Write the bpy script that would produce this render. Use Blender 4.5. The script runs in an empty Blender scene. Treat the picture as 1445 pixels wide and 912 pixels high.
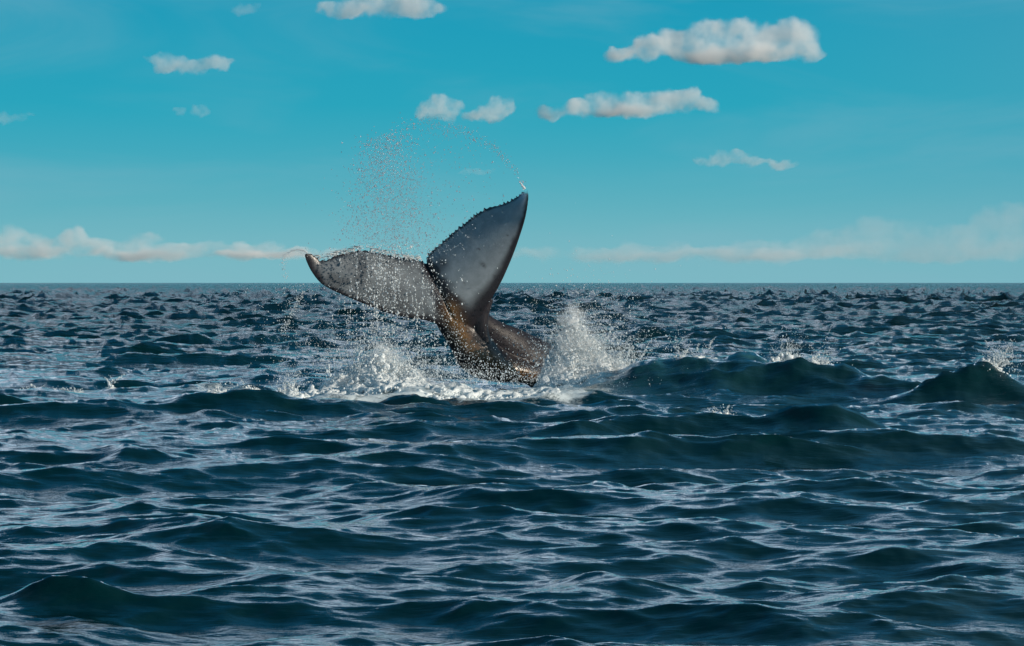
import bpy, bmesh, math
import numpy as np
from mathutils import Vector, Matrix

scene = bpy.context.scene
COL = scene.collection
rng = np.random.default_rng(7)

# ------------------------------------------------------------------ camera
CAM_H = 2.2                     # eye height above mean sea level, metres
LENS = 99.65
TILT = math.radians(0.816)      # looking slightly below the horizon
cam_data = bpy.data.cameras.new('camera')
cam_data.lens = LENS
cam_data.sensor_width = 36.0
cam_data.clip_start = 0.5
cam_data.clip_end = 120000.0
cam = bpy.data.objects.new('camera', cam_data)
cam.location = (0, 0, CAM_H)
cam.rotation_euler = (math.radians(90) - TILT, 0, 0)
COL.objects.link(cam)
scene.camera = cam

# ------------------------------------------------------------------ sun, sky
SUN_EL, SUN_AZ = math.radians(12), math.radians(117)     # azimuth clockwise from +Y (view direction)
sdir = Vector((math.sin(SUN_AZ) * math.cos(SUN_EL), math.cos(SUN_AZ) * math.cos(SUN_EL), math.sin(SUN_EL)))
sun_data = bpy.data.lights.new('sun', 'SUN')
sun_data.energy = 4.8
sun_data.angle = math.radians(0.5)
sun_data.color = (1.0, 0.88, 0.72)
sun = bpy.data.objects.new('sun', sun_data)
sun.rotation_euler = sdir.to_track_quat('Z', 'Y').to_euler()
sun.location = (40, -30, 40)
COL.objects.link(sun)

class NT:
    """small helper for node trees"""
    def __init__(self, tree):
        self.t = tree
    def n(self, kind, **kw):
        nd = self.t.nodes.new(kind)
        ins = kw.pop('ins', {})
        for k, v in kw.items():
            setattr(nd, k, v)
        for k, v in ins.items():
            s = nd.inputs[k]
            if hasattr(v, 'is_output') or isinstance(v, bpy.types.NodeSocket):
                self.t.links.new(v, s)
            else:
                s.default_value = v
        return nd
    def math(self, op, a, b=None, c=None, clamp=False):
        ins = {0: a}
        if b is not None: ins[1] = b
        if c is not None: ins[2] = c
        return self.n('ShaderNodeMath', operation=op, use_clamp=clamp, ins=ins).outputs[0]
    def vmath(self, op, a, b=None, out=0):
        ins = {0: a}
        if b is not None: ins[1] = b
        return self.n('ShaderNodeVectorMath', operation=op, ins=ins).outputs[out]
    def mixc(self, f, a, b, blend='MIX'):
        m = self.n('ShaderNodeMix', data_type='RGBA', blend_type=blend, ins={0: f, 6: a, 7: b})
        return m.outputs[2]
    def smooth(self, v, lo, hi, o0=0.0, o1=1.0):
        return self.n('ShaderNodeMapRange', interpolation_type='SMOOTHSTEP',
                      ins={0: v, 1: lo, 2: hi, 3: o0, 4: o1}).outputs[0]
    def ramp(self, v, stops, interp='LINEAR'):
        r = self.n('ShaderNodeValToRGB', ins={0: v})
        r.color_ramp.interpolation = interp
        el = r.color_ramp.elements
        while len(el) < len(stops):
            el.new(0.5)
        for e, (p, c) in zip(el, stops):
            e.position = p
            e.color = (*c, 1)
        return r.outputs[0]
    def noise(self, vec, scale, detail=4, rough=0.5, dist=0.0):
        return self.n('ShaderNodeTexNoise', ins={'Vector': vec, 'Scale': scale, 'Detail': detail,
                                                 'Roughness': rough, 'Distortion': dist}).outputs[0]

world = bpy.data.worlds.new('World')
scene.world = world
world.use_nodes = True
wt = world.node_tree
wt.nodes.clear()
W = NT(wt)
sky = W.n('ShaderNodeTexSky', sky_type='NISHITA')
sky.sun_disc = False
sky.sun_elevation = SUN_EL
sky.sun_rotation = SUN_AZ
sky.air_density = 1.0
sky.dust_density = 0.6
sky.ozone_density = 3.0
tc = W.n('ShaderNodeTexCoord')
sep = W.n('ShaderNodeSeparateXYZ', ins={0: tc.outputs['Generated']})
dz = sep.outputs[2]
# clear air: cyan, paler and greyer towards the horizon (colours x10: the Background strength is 0.1)
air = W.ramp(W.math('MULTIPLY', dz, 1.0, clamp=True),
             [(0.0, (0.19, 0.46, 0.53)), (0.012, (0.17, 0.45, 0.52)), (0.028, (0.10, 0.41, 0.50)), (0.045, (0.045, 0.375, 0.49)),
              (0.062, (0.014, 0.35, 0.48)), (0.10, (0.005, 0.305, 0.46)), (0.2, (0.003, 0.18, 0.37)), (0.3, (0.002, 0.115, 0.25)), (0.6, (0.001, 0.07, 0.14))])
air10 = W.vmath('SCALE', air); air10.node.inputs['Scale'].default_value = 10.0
skyc = W.mixc(0.03, air10, sky.outputs[0])
# slight greying to the right, as haze thickens there
grey = W.smooth(sep.outputs[0], 0.05, 0.30)
skyc = W.mixc(W.math('MULTIPLY', grey, 0.30), skyc, (1.6, 3.5, 4.6, 1))
hz = W.noise(W.n('ShaderNodeMapping', ins={'Vector': tc.outputs['Generated'], 'Scale': (6, 6, 26)}).outputs[0], 1.0, 5, 0.55, 0.8)
skyc = W.mixc(W.math('MULTIPLY', W.smooth(hz, 0.42, 0.75), 0.30), skyc, (2.2, 4.3, 5.2, 1))
# unseen bright cloud bank low in the sky, shaped for the water's reflections, laid out on a plane 1 unit up
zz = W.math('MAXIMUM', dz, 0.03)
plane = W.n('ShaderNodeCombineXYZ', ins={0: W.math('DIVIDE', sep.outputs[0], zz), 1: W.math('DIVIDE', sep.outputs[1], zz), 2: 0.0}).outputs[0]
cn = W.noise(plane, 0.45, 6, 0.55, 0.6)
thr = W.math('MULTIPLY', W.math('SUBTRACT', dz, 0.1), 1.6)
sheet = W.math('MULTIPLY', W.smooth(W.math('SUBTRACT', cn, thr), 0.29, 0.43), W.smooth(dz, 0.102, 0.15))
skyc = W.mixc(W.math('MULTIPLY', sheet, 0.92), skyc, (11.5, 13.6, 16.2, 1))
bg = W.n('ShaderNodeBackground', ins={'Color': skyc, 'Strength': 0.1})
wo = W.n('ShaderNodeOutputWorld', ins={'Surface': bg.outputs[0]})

scene.view_settings.view_transform = 'Standard'
scene.view_settings.look = 'None'
scene.view_settings.exposure = 0.08
scene.view_settings.gamma = 1.0
scene.cycles.use_denoising = True
scene.cycles.denoiser = 'OPENIMAGEDENOISE'
scene.cycles.denoising_input_passes = 'RGB_ALBEDO_NORMAL'
scene.cycles.denoising_prefilter = 'ACCURATE'
scene.cycles.max_bounces = 8
scene.cycles.transmission_bounces = 6
scene.cycles.transparent_max_bounces = 8
scene.cycles.volume_bounces = 8
scene.cycles.volume_step_rate = 1.0
scene.cycles.volume_max_steps = 64

# ------------------------------------------------------------------ helpers
PX = 36.0 / LENS / 1445.0           # tangent of one photo pixel
CT, ST = math.cos(TILT), math.sin(TILT)
def at(px, py, y):
    """point at distance y whose image falls on photo pixel (px, py); accepts arrays"""
    a = (np.asarray(px, float) - 722.5) * PX
    b = (456.0 - np.asarray(py, float)) * PX
    f = CT + b * ST
    g = -ST + b * CT
    t = np.asarray(y, float) / f
    return np.stack(np.broadcast_arrays(a * t, np.asarray(y, float), CAM_H + g * t), -1)

def tag(o, label=None, cat=None, group=None, kind=None):
    if label: o['label'] = label
    if cat: o['category'] = cat
    if group: o['group'] = group
    if kind: o['kind'] = kind
    return o

def mesh_from(name, verts, faces, mats=(), parent=None, smooth=True):
    """verts (n,3), faces (m,3|4) numpy -> one linked mesh object"""
    verts = np.ascontiguousarray(verts, np.float32)
    faces = np.ascontiguousarray(faces, np.int32)
    k = faces.shape[1]
    me = bpy.data.meshes.new(name)
    me.vertices.add(len(verts)); me.vertices.foreach_set('co', verts.ravel())
    me.loops.add(faces.size); me.loops.foreach_set('vertex_index', faces.ravel())
    me.polygons.add(len(faces))
    me.polygons.foreach_set('loop_start', np.arange(0, faces.size, k, dtype=np.int32))
    me.polygons.foreach_set('loop_total', np.full(len(faces), k, np.int32))
    me.polygons.foreach_set('use_smooth', np.full(len(faces), smooth, bool))
    me.update(calc_edges=True)
    for m in mats: me.materials.append(m)
    o = bpy.data.objects.new(name, me)
    COL.objects.link(o)
    if parent: o.parent = parent
    return o

def fattr(me, name, vals):
    a = me.attributes.new(name, 'FLOAT', 'POINT')
    a.data.foreach_set('value', np.ascontiguousarray(vals, np.float32))

def material(name):
    m = bpy.data.materials.new(name); m.use_nodes = True
    m.node_tree.nodes.clear()
    return m, NT(m.node_tree)

# smooth periodic value noise for numpy work
_nz = rng.random((64, 64, 64)).astype(np.float32)
def vnoise(p, scale=1.0, octaves=3, gain=0.5):
    p = np.asarray(p, float) * scale
    out = 0; amp = 1; tot = 0
    for o in range(octaves):
        q = p + o * 17.31
        i = np.floor(q).astype(int); f = q - i; f = f * f * (3 - 2 * f)
        v = 0
        for dx in (0, 1):
            for dy in (0, 1):
                for dzz in (0, 1):
                    w = (f[..., 0] if dx else 1 - f[..., 0]) * (f[..., 1] if dy else 1 - f[..., 1]) * (f[..., 2] if dzz else 1 - f[..., 2])
                    v = v + w * _nz[(i[..., 0] + dx) % 64, (i[..., 1] + dy) % 64, (i[..., 2] + dzz) % 64]
        out = out + amp * v; tot += amp; amp *= gain; p = p * 2.03
    return out / tot
def sstep(x, a, b):
    t = np.clip((x - a) / (b - a), 0, 1); return t * t * (3 - 2 * t)

# ------------------------------------------------------------------ water surface
def ocean_tile(N, L, wdir, peak, rms, seed, spread=3.0, iso=0.14, expo=4.75, cut=0.0, lowcut=0.0):
    """FFT sea: returns height and horizontal displacement tiles (N,N)"""
    r = np.random.default_rng(seed)
    k1 = np.fft.fftfreq(N, L / N) * 2 * np.pi
    kx, ky = np.meshgrid(k1, k1, indexing='ij')
    k = np.hypot(kx, ky); k[0, 0] = 1
    kp = 2 * np.pi / peak
    c = (kx * math.cos(wdir) + ky * math.sin(wdir)) / k
    P = np.exp(-1.2 * (kp / k) ** 2) / k ** expo * (iso + (1 - iso) * np.abs(c) ** spread)
    if cut: P *= np.exp(-(k * cut / (2 * np.pi)) ** 2)
    if lowcut: P *= 1 - np.exp(-(k * lowcut / (2 * np.pi)) ** 4)
    P[0, 0] = 0
    H = (r.normal(size=(N, N)) + 1j * r.normal(size=(N, N))) * np.sqrt(P)
    h = np.fft.ifft2(H)
    s = rms / h.real.std(); H = H * s
    return (np.fft.ifft2(H).real.astype(np.float32),
            np.fft.ifft2(-1j * kx / k * H).real.astype(np.float32),
            np.fft.ifft2(-1j * ky / k * H).real.astype(np.float32))

def sample(tile, L, x, y):
    N = tile.shape[0]
    u = x / L * N; v = y / L * N
    i = np.floor(u).astype(np.int64); j = np.floor(v).astype(np.int64)
    fu = u - i; fv = v - j
    i %= N; j %= N; i2 = (i + 1) % N; j2 = (j + 1) % N
    return (tile[i, j] * (1 - fu) * (1 - fv) + tile[i2, j] * fu * (1 - fv) + tile[i, j2] * (1 - fu) * fv + tile[i2, j2] * fu * fv)

TILES = [  # (N, L, rotation of the tile, wind dir, peak, rms height, seed, chop, fade distance)
    (512, 190.0, 0.35, 1.35, 16.0, 0.050, 3, 1.0, 1e9),
    (1024, 53.0, 0.0, 1.98, 5.2, 0.068, 11, 1.45, 1e9),
    (1024, 31.0, 1.0, 0.10, 2.1, 0.028, 5, 1.25, 1e9),
    (512, 6.7, 0.6, 0.95, 0.60, 0.0068, 8, 1.2, 140.0),
]
_t = []
for (N, L, rot, wd, pk, rms, sd, chop, fade) in TILES:
    _t.append((ocean_tile(N, L, wd, pk, rms, sd), L, rot, chop, fade))

# single steep waves seen in the photograph: x, y, height, half length along the crest, half width across, heading of the crest line
PEAKS = [   # x, y, height, length left, length right, width towards camera, width behind, heading
    (4.6, 57.2, 0.72, 2.9, 2.0, 3.6, 0.9, -0.03),
    (6.5, 55.8, 0.46, 1.6, 1.3, 1.6, 0.7, -0.15),
    (2.7, 57.5, 0.34, 1.4, 1.8, 2.4, 0.9, 0.05),
    (7.9, 55.0, 0.22, 1.4, 1.4, 1.6, 0.8, 0.1),
    (4.9, 42.0, 0.54, 1.3, 1.1, 1.2, 0.7, -0.1),
    (8.9, 53.2, 0.68, 2.1, 0.6, 1.5, 0.7, 0.55),
    (-1.55, 49.5, 0.32, 0.9, 1.5, 0.9, 0.5, -0.2),
    (-4.15, 47.5, 0.36, 1.3, 1.3, 1.1, 0.55, 0.15),
    (-5.7, 50.5, 0.24, 0.5, 0.6, 0.6, 0.4, 0.0),
    (-3.0, 25.2, 0.19, 1.5, 1.0, 0.7, 0.5, -0.25),
    (-2.6, 19.8, 0.17, 1.0, 0.8, 0.5, 0.4, -0.15),
    (-1.6, 44.0, 0.15, 1.8, 1.8, 1.0, 0.7, 0.2),
    (3.8, 38.0, 0.14, 2.0, 2.2, 0.9, 0.7, -0.2),
    (2.6, 21.0, 0.10, 1.6, 1.6, 0.6, 0.5, 0.25),
]
def sea_offset(x, y):
    d = np.hypot(x, y)
    dx = np.zeros_like(x); dy = np.zeros_like(x); h = np.zeros_like(x)
    for (tl, L, rot, chop, fade) in _t:
        c, s = math.cos(rot), math.sin(rot)
        u = c * x + s * y; v = -s * x + c * y
        a = np.exp(-(d / fade) ** 2) if fade < 1e8 else 1.0
        if L < 100:
            lo = 0.92 if L > 50 else (0.92 if L > 20 else 0.8)
            a = a * (lo + (1 - lo) * sstep(d, 24, 50) + 0.42 * sstep(d, 60, 130))      # the water near the boat lies a little calmer
        hh = sample(tl[0], L, u, v); ux = sample(tl[1], L, u, v); uy = sample(tl[2], L, u, v)
        if L > 50: a = a * (1 + 2.2 * sstep(d, 90, 500))      # the sea is rougher farther out
        h += hh * a
        dx -= (c * ux - s * uy) * chop * a
        dy -= (s * ux + c * uy) * chop * a
    wob = 0.25 * sample(_t[1][0][0], 53.0, x * 1.0 + 9, y) / 0.07
    for (cx, cy, H, l0, l1, f0, f1, ang) in PEAKS:
        mx_ = 3.2 * max(l0, l1, f0, f1) + 1
        m = (np.abs(x - cx) < mx_) & (np.abs(y - cy) < mx_)
        if not m.any(): continue
        xx = x[m] - cx; yy = y[m] - cy
        c, s = math.cos(ang), math.sin(ang)
        rg = sample(_t[2][0][0], 31.0, xx + cx * 7, yy + cy) / 0.026
        rb = sample(_t[1][0][0], 53.0, xx * 0.8 + cx * 5, yy * 0.8 + 3) / 0.06
        u = c * xx + s * yy + 0.16 * rb; u = u / np.where(u < 0, l0, l1)
        v = -s * xx + c * yy + 0.10 * rb * min(f1, 0.8); v = v / np.where(v < 0, f0, f1)
        e = np.exp(-0.55 * u * u - 0.95 * (np.sqrt(u * u + 0.012) - 0.11)) * np.exp(-1.35 * (np.sqrt(v * v + 0.012) - 0.11) - 0.8 * v * v)
        h[m] += H * e * np.clip(1 + 0.09 * rg, 0.6, 1.3)
        h[m] += 0.016 * e * sample(_t[3][0][0], 6.7, xx * 0.55, yy * 0.9) / 0.0068
        dy[m] -= 0.22 * min(f0, 1.0) * e
    # damp the short sea a little where the whale's splash has churned it
    return dx, dy, h

def sea_height(x, y):
    x = np.atleast_1d(np.asarray(x, float)); y = np.atleast_1d(np.asarray(y, float))
    return sea_offset(x, y)[2]

def foam_mask(x, y):
    def g(cx, cy, sx, sy): return np.exp(-((x - cx) / sx) ** 2 - ((y - cy) / sy) ** 2)
    f = 0.95 * g(-2.7, 56.0, 2.2, 4.5) + 0.9 * g(0.6, 56.5, 2.0, 4.0) + 0.5 * g(1.9, 58.5, 0.8, 1.6)
    f += 0.8 * g(-7.6, 57.5, 3.0, 1.6) + 0.65 * g(-8.3, 58.0, 1.0, 1.2) + 0.8 * g(-5.2, 55.5, 1.3, 1.6)
    f += 0.75 * g(-1.5, 54.0, 3.2, 1.8) + 0.55 * g(0.6, 52.0, 2.2, 1.6) + 0.62 * g(5.6, 57.0, 1.3, .5) + 0.55 * g(3.4, 57.3, 1.2, .5) + 0.65 * g(9.2, 53.0, 0.7, 0.7)
    return np.clip(f, 0, 1)
def aer_mask(x, y):
    def g(cx, cy, sx, sy): return np.exp(-((x - cx) / sx) ** 2 - ((y - cy) / sy) ** 2)
    a = 0.9 * g(1.8, 57, 2.4, 3.0) + 0.8 * g(-2.8, 55.5, 2.6, 3.0) + 0.95 * g(4.6, 57.1, 1.5, 0.6)
    a += 0.05 * g(4.5, 55.5, 2.5, 2.0) + 0.3 * g(-5.4, 53, 2.5, 3.5) + 0.12 * g(8.7, 52.2, 0.8, 0.8) + 0.2 * g(-7.5, 56, 4, 3)
    return np.clip(a, 0, 1)

APEX_Y = -7.0
half = math.radians(12.2)
cols_in = np.linspace(-half, half, 680)
cols_out = np.concatenate([np.linspace(half, math.radians(40), 40)[1:], np.linspace(math.radians(40), math.radians(180), 36)[1:]])
cols = np.concatenate([-cols_out[::-1], cols_in, cols_out])
r = [1.0]
while r[-1] < 20: r.append(r[-1] + 0.35)
r[-1] = 20.0
while r[-1] < 30000:
    d = r[-1] - 7
    step = 0.040 * (max(d, 13.0) / 17.0) ** 1.42
    r.append(r[-1] + step)
r = np.array(r)
RR, AA = np.meshgrid(r, cols, indexing='ij')
X = (RR * np.sin(AA)).ravel(); Y = (APEX_Y + RR * np.cos(AA)).ravel()
dx, dy, h = sea_offset(X, Y)
far = 1 - sstep(np.hypot(X, Y), 3000, 12000)
V = np.stack([X + dx * far, Y + dy * far, h * far], -1)
nr, nc = len(r), len(cols)
idx = np.arange(nr * nc, dtype=np.int32).reshape(nr, nc)
Fq = np.stack([idx[:-1, :-1], idx[1:, :-1], idx[1:, 1:], idx[:-1, 1:]], -1).reshape(-1, 4)[:, ::-1]

sea_m, S = material('sea_water')
geo = S.n('ShaderNodeNewGeometry')
pos = geo.outputs['Position']
lod = S.n('ShaderNodeAttribute', attribute_name='coarse').outputs['Fac']     # 1 where the mesh is too coarse for the short waves
stretch = S.n('ShaderNodeMapping', ins={'Vector': pos, 'Scale': (0.34, 1.25, 1.0), 'Rotation': (0, 0, 0.12)}).outputs[0]
n1 = S.noise(stretch, 4.0, 5, 0.58, 0.2)
n2 = S.noise(stretch, 17.0, 4, 0.6, 0.3)
n3 = S.noise(stretch, 0.7, 6, 0.66, 0.3)
calm = S.n('ShaderNodeAttribute', attribute_name='calm').outputs['Fac']
hgt = S.math('ADD', S.math('MULTIPLY', n1, S.math('MULTIPLY_ADD', calm, -0.012, 0.024)), S.math('MULTIPLY', n2, 0.0022))
hgt = S.math('ADD', hgt, S.math('MULTIPLY', S.math('MULTIPLY', n3, lod), 1.6))
bump = S.n('ShaderNodeBump', ins={'Strength': 1.0, 'Distance': 1.0, 'Height': hgt}).outputs[0]
foam = S.n('ShaderNodeAttribute', attribute_name='foam').outputs['Fac']
aer = S.n('ShaderNodeAttribute', attribute_name='aeration').outputs['Fac']
fn = S.noise(S.n('ShaderNodeMapping', ins={'Vector': pos, 'Scale': (1, .55, 1)}).outputs[0], 2.2, 9, 0.68, 0.8)
fac = S.smooth(S.math('SUBTRACT', foam, S.math('ADD', S.math('MULTIPLY', fn, 1.2), S.math('MULTIPLY', S.noise(pos, 7.0, 5, 0.7, 1.2), 0.55))), -0.12, 0.22)
an = S.math('MULTIPLY', aer, S.smooth(S.noise(pos, 1.1, 5, 0.6, 0.6), 0.30, 0.62))
base = S.mixc(an, (0.0002, 0.014, 0.0165, 1), (0.02, 0.085, 0.095, 1))
water = S.n('ShaderNodeBsdfPrincipled', ins={'Base Color': base, 'Roughness': S.math('MULTIPLY_ADD', lod, 0.1, 0.05), 'IOR': 1.333, 'Normal': bump})
froth = S.n('ShaderNodeBsdfPrincipled', ins={'Base Color': (0.80, 0.86, 0.86, 1), 'Roughness': 0.75, 'Normal': bump})
mx = S.n('ShaderNodeMixShader', ins={0: fac, 1: water.outputs[0], 2: froth.outputs[0]})
S.n('ShaderNodeOutputMaterial', ins={'Surface': mx.outputs[0]})

sea = mesh_from('sea', V, Fq, [sea_m])
fattr(sea.data, 'foam', foam_mask(X, Y))
fattr(sea.data, 'calm', 1 - sstep(np.hypot(X, Y), 24, 50))
fattr(sea.data, 'coarse', sstep(np.log(np.maximum(np.hypot(X, Y), 1)), math.log(55), math.log(260)))
fattr(sea.data, 'aeration', aer_mask(X, Y))
tag(sea, 'dark blue choppy open sea with wind ripples reaching the horizon', 'sea', kind='structure')

# ------------------------------------------------------------------ whale
WY = 60.0                     # distance of the whale's tail
def resample(pts, n):
    pts = np.asarray(pts, float)
    s = np.r_[0, np.cumsum(np.hypot(*np.diff(pts[:, :2], axis=0).T))]
    # Catmull-Rom through the points, then even spacing
    P = np.vstack([2 * pts[0] - pts[1], pts, 2 * pts[-1] - pts[-2]])
    out = []
    for i in range(len(pts) - 1):
        p0, p1, p2, p3 = P[i:i + 4]
        for t in np.linspace(0, 1, 24, endpoint=False):
            out.append(0.5 * ((2 * p1) + (-p0 + p2) * t + (2 * p0 - 5 * p1 + 4 * p2 - p3) * t * t + (-p0 + 3 * p1 - 3 * p2 + p3) * t ** 3))
    out.append(pts[-1]); out = np.array(out)
    s = np.r_[0, np.cumsum(np.sqrt((np.diff(out, axis=0) ** 2).sum(1)))]
    u = np.linspace(0, s[-1], n)
    return np.stack([np.interp(u, s, out[:, k]) for k in range(out.shape[1])], -1)

L_trail = [(606, 378), (600, 371.6), (590, 367), (576, 364.5), (561, 362.5), (540, 358), (519, 354), (505, 354), (491, 356.5), (474, 361), (463, 366.5), (452, 368), (444, 362), (438, 358.5), (431, 358)]
L_lead = [(648, 478), (624, 462), (603.5, 453), (575, 448.5), (547, 441.5), (519, 431), (491, 419.5), (470, 410), (452.6, 399.6), (440, 384), (432.5, 369), (430, 360)]
R_trail = [(604, 378), (602, 365), (609, 355), (624.5, 342), (635, 333), (645.6, 323), (656, 315.4), (670, 304), (687.7, 294), (705, 289.5), (722.8, 282), (733, 275), (743, 266)]
R_lead = [(655, 475), (672, 458), (682, 441), (694.7, 420.5), (708.8, 395), (722.8, 363), (733, 335), (741.5, 307), (745.6, 281), (745, 267)]

def lobe(trail, lead, teeth, tooth_amp, yfun, seed):
    r_ = np.random.default_rng(seed)
    nu, nv = 420, 26
    T = resample(trail, nu); D = resample(lead, nu)
    # serration of the trailing edge: uneven teeth
    tan = np.gradient(T, axis=0); nrm = np.stack([tan[:, 1], -tan[:, 0]], -1); nrm /= np.linalg.norm(nrm, axis=1)[:, None]
    away = T - D; nrm *= np.sign((nrm * away).sum(1))[:, None]
    pos_ = np.cumsum(r_.uniform(0.45, 1.7, teeth)); pos_ = pos_ / pos_[-1]
    amp = r_.uniform(0.2, 1.3, teeth) * tooth_amp
    u = np.linspace(0, 1, nu); tooth = np.zeros(nu)
    prev = 0.0
    for p, a in zip(pos_, amp):
        m = (u >= prev) & (u < p)
        q = (u[m] - prev) / (p - prev)
        tooth[m] = a * (np.where(q < 0.62, (q / 0.62) ** 1.5, (1 - q) / 0.38) - 0.35)
        prev = p
    tv = nrm * (tooth * sstep(u, 0.0, 0.05) * (1 - 0.7 * sstep(u, 0.9, 1)))[:, None]
    v = (np.linspace(0, 1, nv) ** 1.3)[None, :, None]
    M = T[:, None] * (1 - v) + D[:, None] * v + tv[:, None] * np.clip(1 - v / 0.12, 0, 1)         # (nu,nv,2) pixels
    vv = v[..., 0]
    prof = np.sin(np.pi * np.clip(vv, 0, 1) ** 0.72) ** 0.8   # thickest behind the leading edge
    chord = np.linalg.norm(T - D, axis=1)[:, None]
    thick = 0.016 + prof * chord * 0.015 * 0.075 * (1 + 0.5 * (1 - u[:, None]))
    ym = WY + yfun(u[:, None], vv)
    A = at(M[..., 0], M[..., 1], ym - thick)
    B = at(M[..., 0], M[..., 1], ym + thick)
    n = nu * nv
    Vv = np.concatenate([A.reshape(-1, 3), B.reshape(-1, 3)])
    g = np.arange(n).reshape(nu, nv)
    q = np.stack([g[:-1, :-1], g[1:, :-1], g[1:, 1:], g[:-1, 1:]], -1).reshape(-1, 4)
    fs = [q, q[:, ::-1] + n]
    def rim(a, flip):
        f = np.stack([a[:-1], a[1:], a[1:] + n, a[:-1] + n], -1)
        return f if flip else f[:, ::-1]
    fs += [rim(g[:, 0], False), rim(g[:, -1], True), rim(g[0, :], True), rim(g[-1, :], False)]
    return Vv, np.concatenate(fs)

def loft(stations, nseg=40, pw=2.0):
    """stations: px, py, depth offset, half width in the picture plane (px), half depth (m)"""
    st = resample(np.array([(a, b, c * 66, d, e * 66) for a, b, c, d, e in stations], float), 60)
    C = at(st[:, 0], st[:, 1], WY + st[:, 2] / 66)
    t = np.gradient(C, axis=0); t /= np.linalg.norm(t, axis=1)[:, None]
    side = np.cross(t, np.array([0, 1.0, 0])); side /= np.linalg.norm(side, axis=1)[:, None]
    dep = np.cross(side, t)
    a = np.linspace(0, 2 * np.pi, nseg, endpoint=False)
    ca = np.sign(np.cos(a)) * np.abs(np.cos(a)) ** (2 / pw); sa = np.sign(np.sin(a)) * np.abs(np.sin(a)) ** (2 / pw)
    ring = C[:, None] + side[:, None] * (st[:, 3] * 0.015)[:, None, None] * ca[None, :, None] + dep[:, None] * (st[:, 4] / 66)[:, None, None] * sa[None, :, None]
    n = len(C)
    Vv = np.concatenate([ring.reshape(-1, 3), C[:1], C[-1:]])
    g = np.arange(n * nseg).reshape(n, nseg); g2 = np.roll(g, -1, 1)
    q = np.stack([g[:-1], g2[:-1], g2[1:], g[1:]], -1).reshape(-1, 4)
    c0 = np.stack([np.full(nseg, n * nseg), g2[0], g[0], g[0]], -1)
    c1 = np.stack([np.full(nseg, n * nseg + 1), g[-1], g2[-1], g2[-1]], -1)
    return Vv, q, np.concatenate([c0[:, :3], c1[:, :3]])

bm = bmesh.new()
def add(Vv, *face_sets):
    vs = [bm.verts.new(p) for p in Vv]
    for F in face_sets:
        for f in F:
            try: bm.faces.new([vs[i] for i in f])
            except ValueError: pass
add(*lobe(L_trail, L_lead, 26, 2.6, lambda u, v: -0.05 - 0.75 * u ** 1.3 + 0.18 * (1 - v) * (1 - u) - 0.10 * np.sin(np.pi * v) * (1 - u), 4))
add(*lobe(R_trail, R_lead, 34, 5.0, lambda u, v: -0.05 - 1.05 * u ** 1.1 + 0.45 * (1 - v) * (0.4 + u) - 0.10 * np.sin(np.pi * v), 9))
# tail stock, front part: from between the flukes down and round to the right
add(*loft([(606, 385, 0.06, 7, 0.08), (612, 400, 0.04, 12, 0.11), (622, 425, 0.02, 20, 0.17), (642, 450, 0.04, 27, 0.24), (657, 475, 0.10, 27, 0.28), (676, 502, 0.18, 30, 0.33),
           (704, 517, 0.46, 23, 0.36), (738, 524, 0.80, 16, 0.34), (770, 531, 1.3, 15, 0.33), (810, 580, 2.0, 30, 0.5)], pw=1.8))
# flank behind it, deep and flattened, running away to the right into the water
add(*loft([(672, 440, 0.35, 9, 0.10), (684, 462, 0.45, 20, 0.20), (702, 484, 0.65, 32, 0.27), (728, 502, 0.95, 37, 0.33), (756, 512, 1.3, 34, 0.38),
           (785, 532, 1.8, 36, 0.45), (825, 575, 2.5, 40, 0.5)], pw=1.75))
# keel running from the right fluke's root down the stock
add(*loft([(690, 420, -0.15, 7, 0.10), (679, 446, -0.08, 11, 0.13), (680, 470, 0.0, 10, 0.13), (690, 495, 0.12, 9, 0.14), (706, 512, 0.3, 8, 0.12)], pw=2.0))
me0 = bpy.data.meshes.new('whale_raw'); bm.to_mesh(me0); bm.free()
tmp = bpy.data.objects.new('whale_raw', me0); COL.objects.link(tmp)
md = tmp.modifiers.new('remesh', 'REMESH'); md.mode = 'VOXEL'; md.voxel_size = 0.0135; md.use_smooth_shade = True
ms = tmp.modifiers.new('smooth', 'SMOOTH'); ms.factor = 0.5; ms.iterations = 4
dc_ = tmp.modifiers.new('decimate', 'DECIMATE'); dc_.ratio = 0.38
dg = bpy.context.evaluated_depsgraph_get()
wme = bpy.data.meshes.new_from_object(tmp.evaluated_get(dg))
bpy.data.objects.remove(tmp); bpy.data.meshes.remove(me0)
wme.name = 'whale_tail'
whale = bpy.data.objects.new('whale', wme); COL.objects.link(whale)
nv = len(wme.vertices)
co = np.empty(nv * 3, np.float32); wme.vertices.foreach_get('co', co); co = co.reshape(-1, 3).astype(float)
no = np.empty(nv * 3, np.float32); wme.vertices.foreach_get('normal', no); no = no.reshape(-1, 3).astype(float)
# pigment plus painted sun sheen and flank shade, laid out on the animal in flat tail coordinates (u across, v up)
def tail_uv(c):
    b = c[:, 0] / c[:, 1]; f = (c[:, 2] - CAM_H) / c[:, 1]
    return 722.5 + b / PX * CT, 456 - (f + ST) / PX
pu, pv = tail_uv(co)
def polydist(poly, n=160):
    P = resample(poly, n); d = np.full(len(pu), 1e9)
    for i in range(0, n):
        d = np.minimum(d, (pu - P[i, 0]) ** 2 + (pv - P[i, 1]) ** 2)
    return np.sqrt(d)
nz = vnoise(co, 6.0, 4) ; nzf = vnoise(co, 28.0, 3)
dl = polydist(L_lead); dr = polydist(R_lead); dtl = polydist(L_trail); dtr = polydist(R_trail)
onL = (pu < 612) ; 
pale = np.ones(nv)
pale *= sstep(dl + (nz - 0.5) * 8, 1.5, 9)
wr = np.interp(pv, [266, 330, 400, 450], [3.0, 5.0, 12.0, 26.0])
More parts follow.
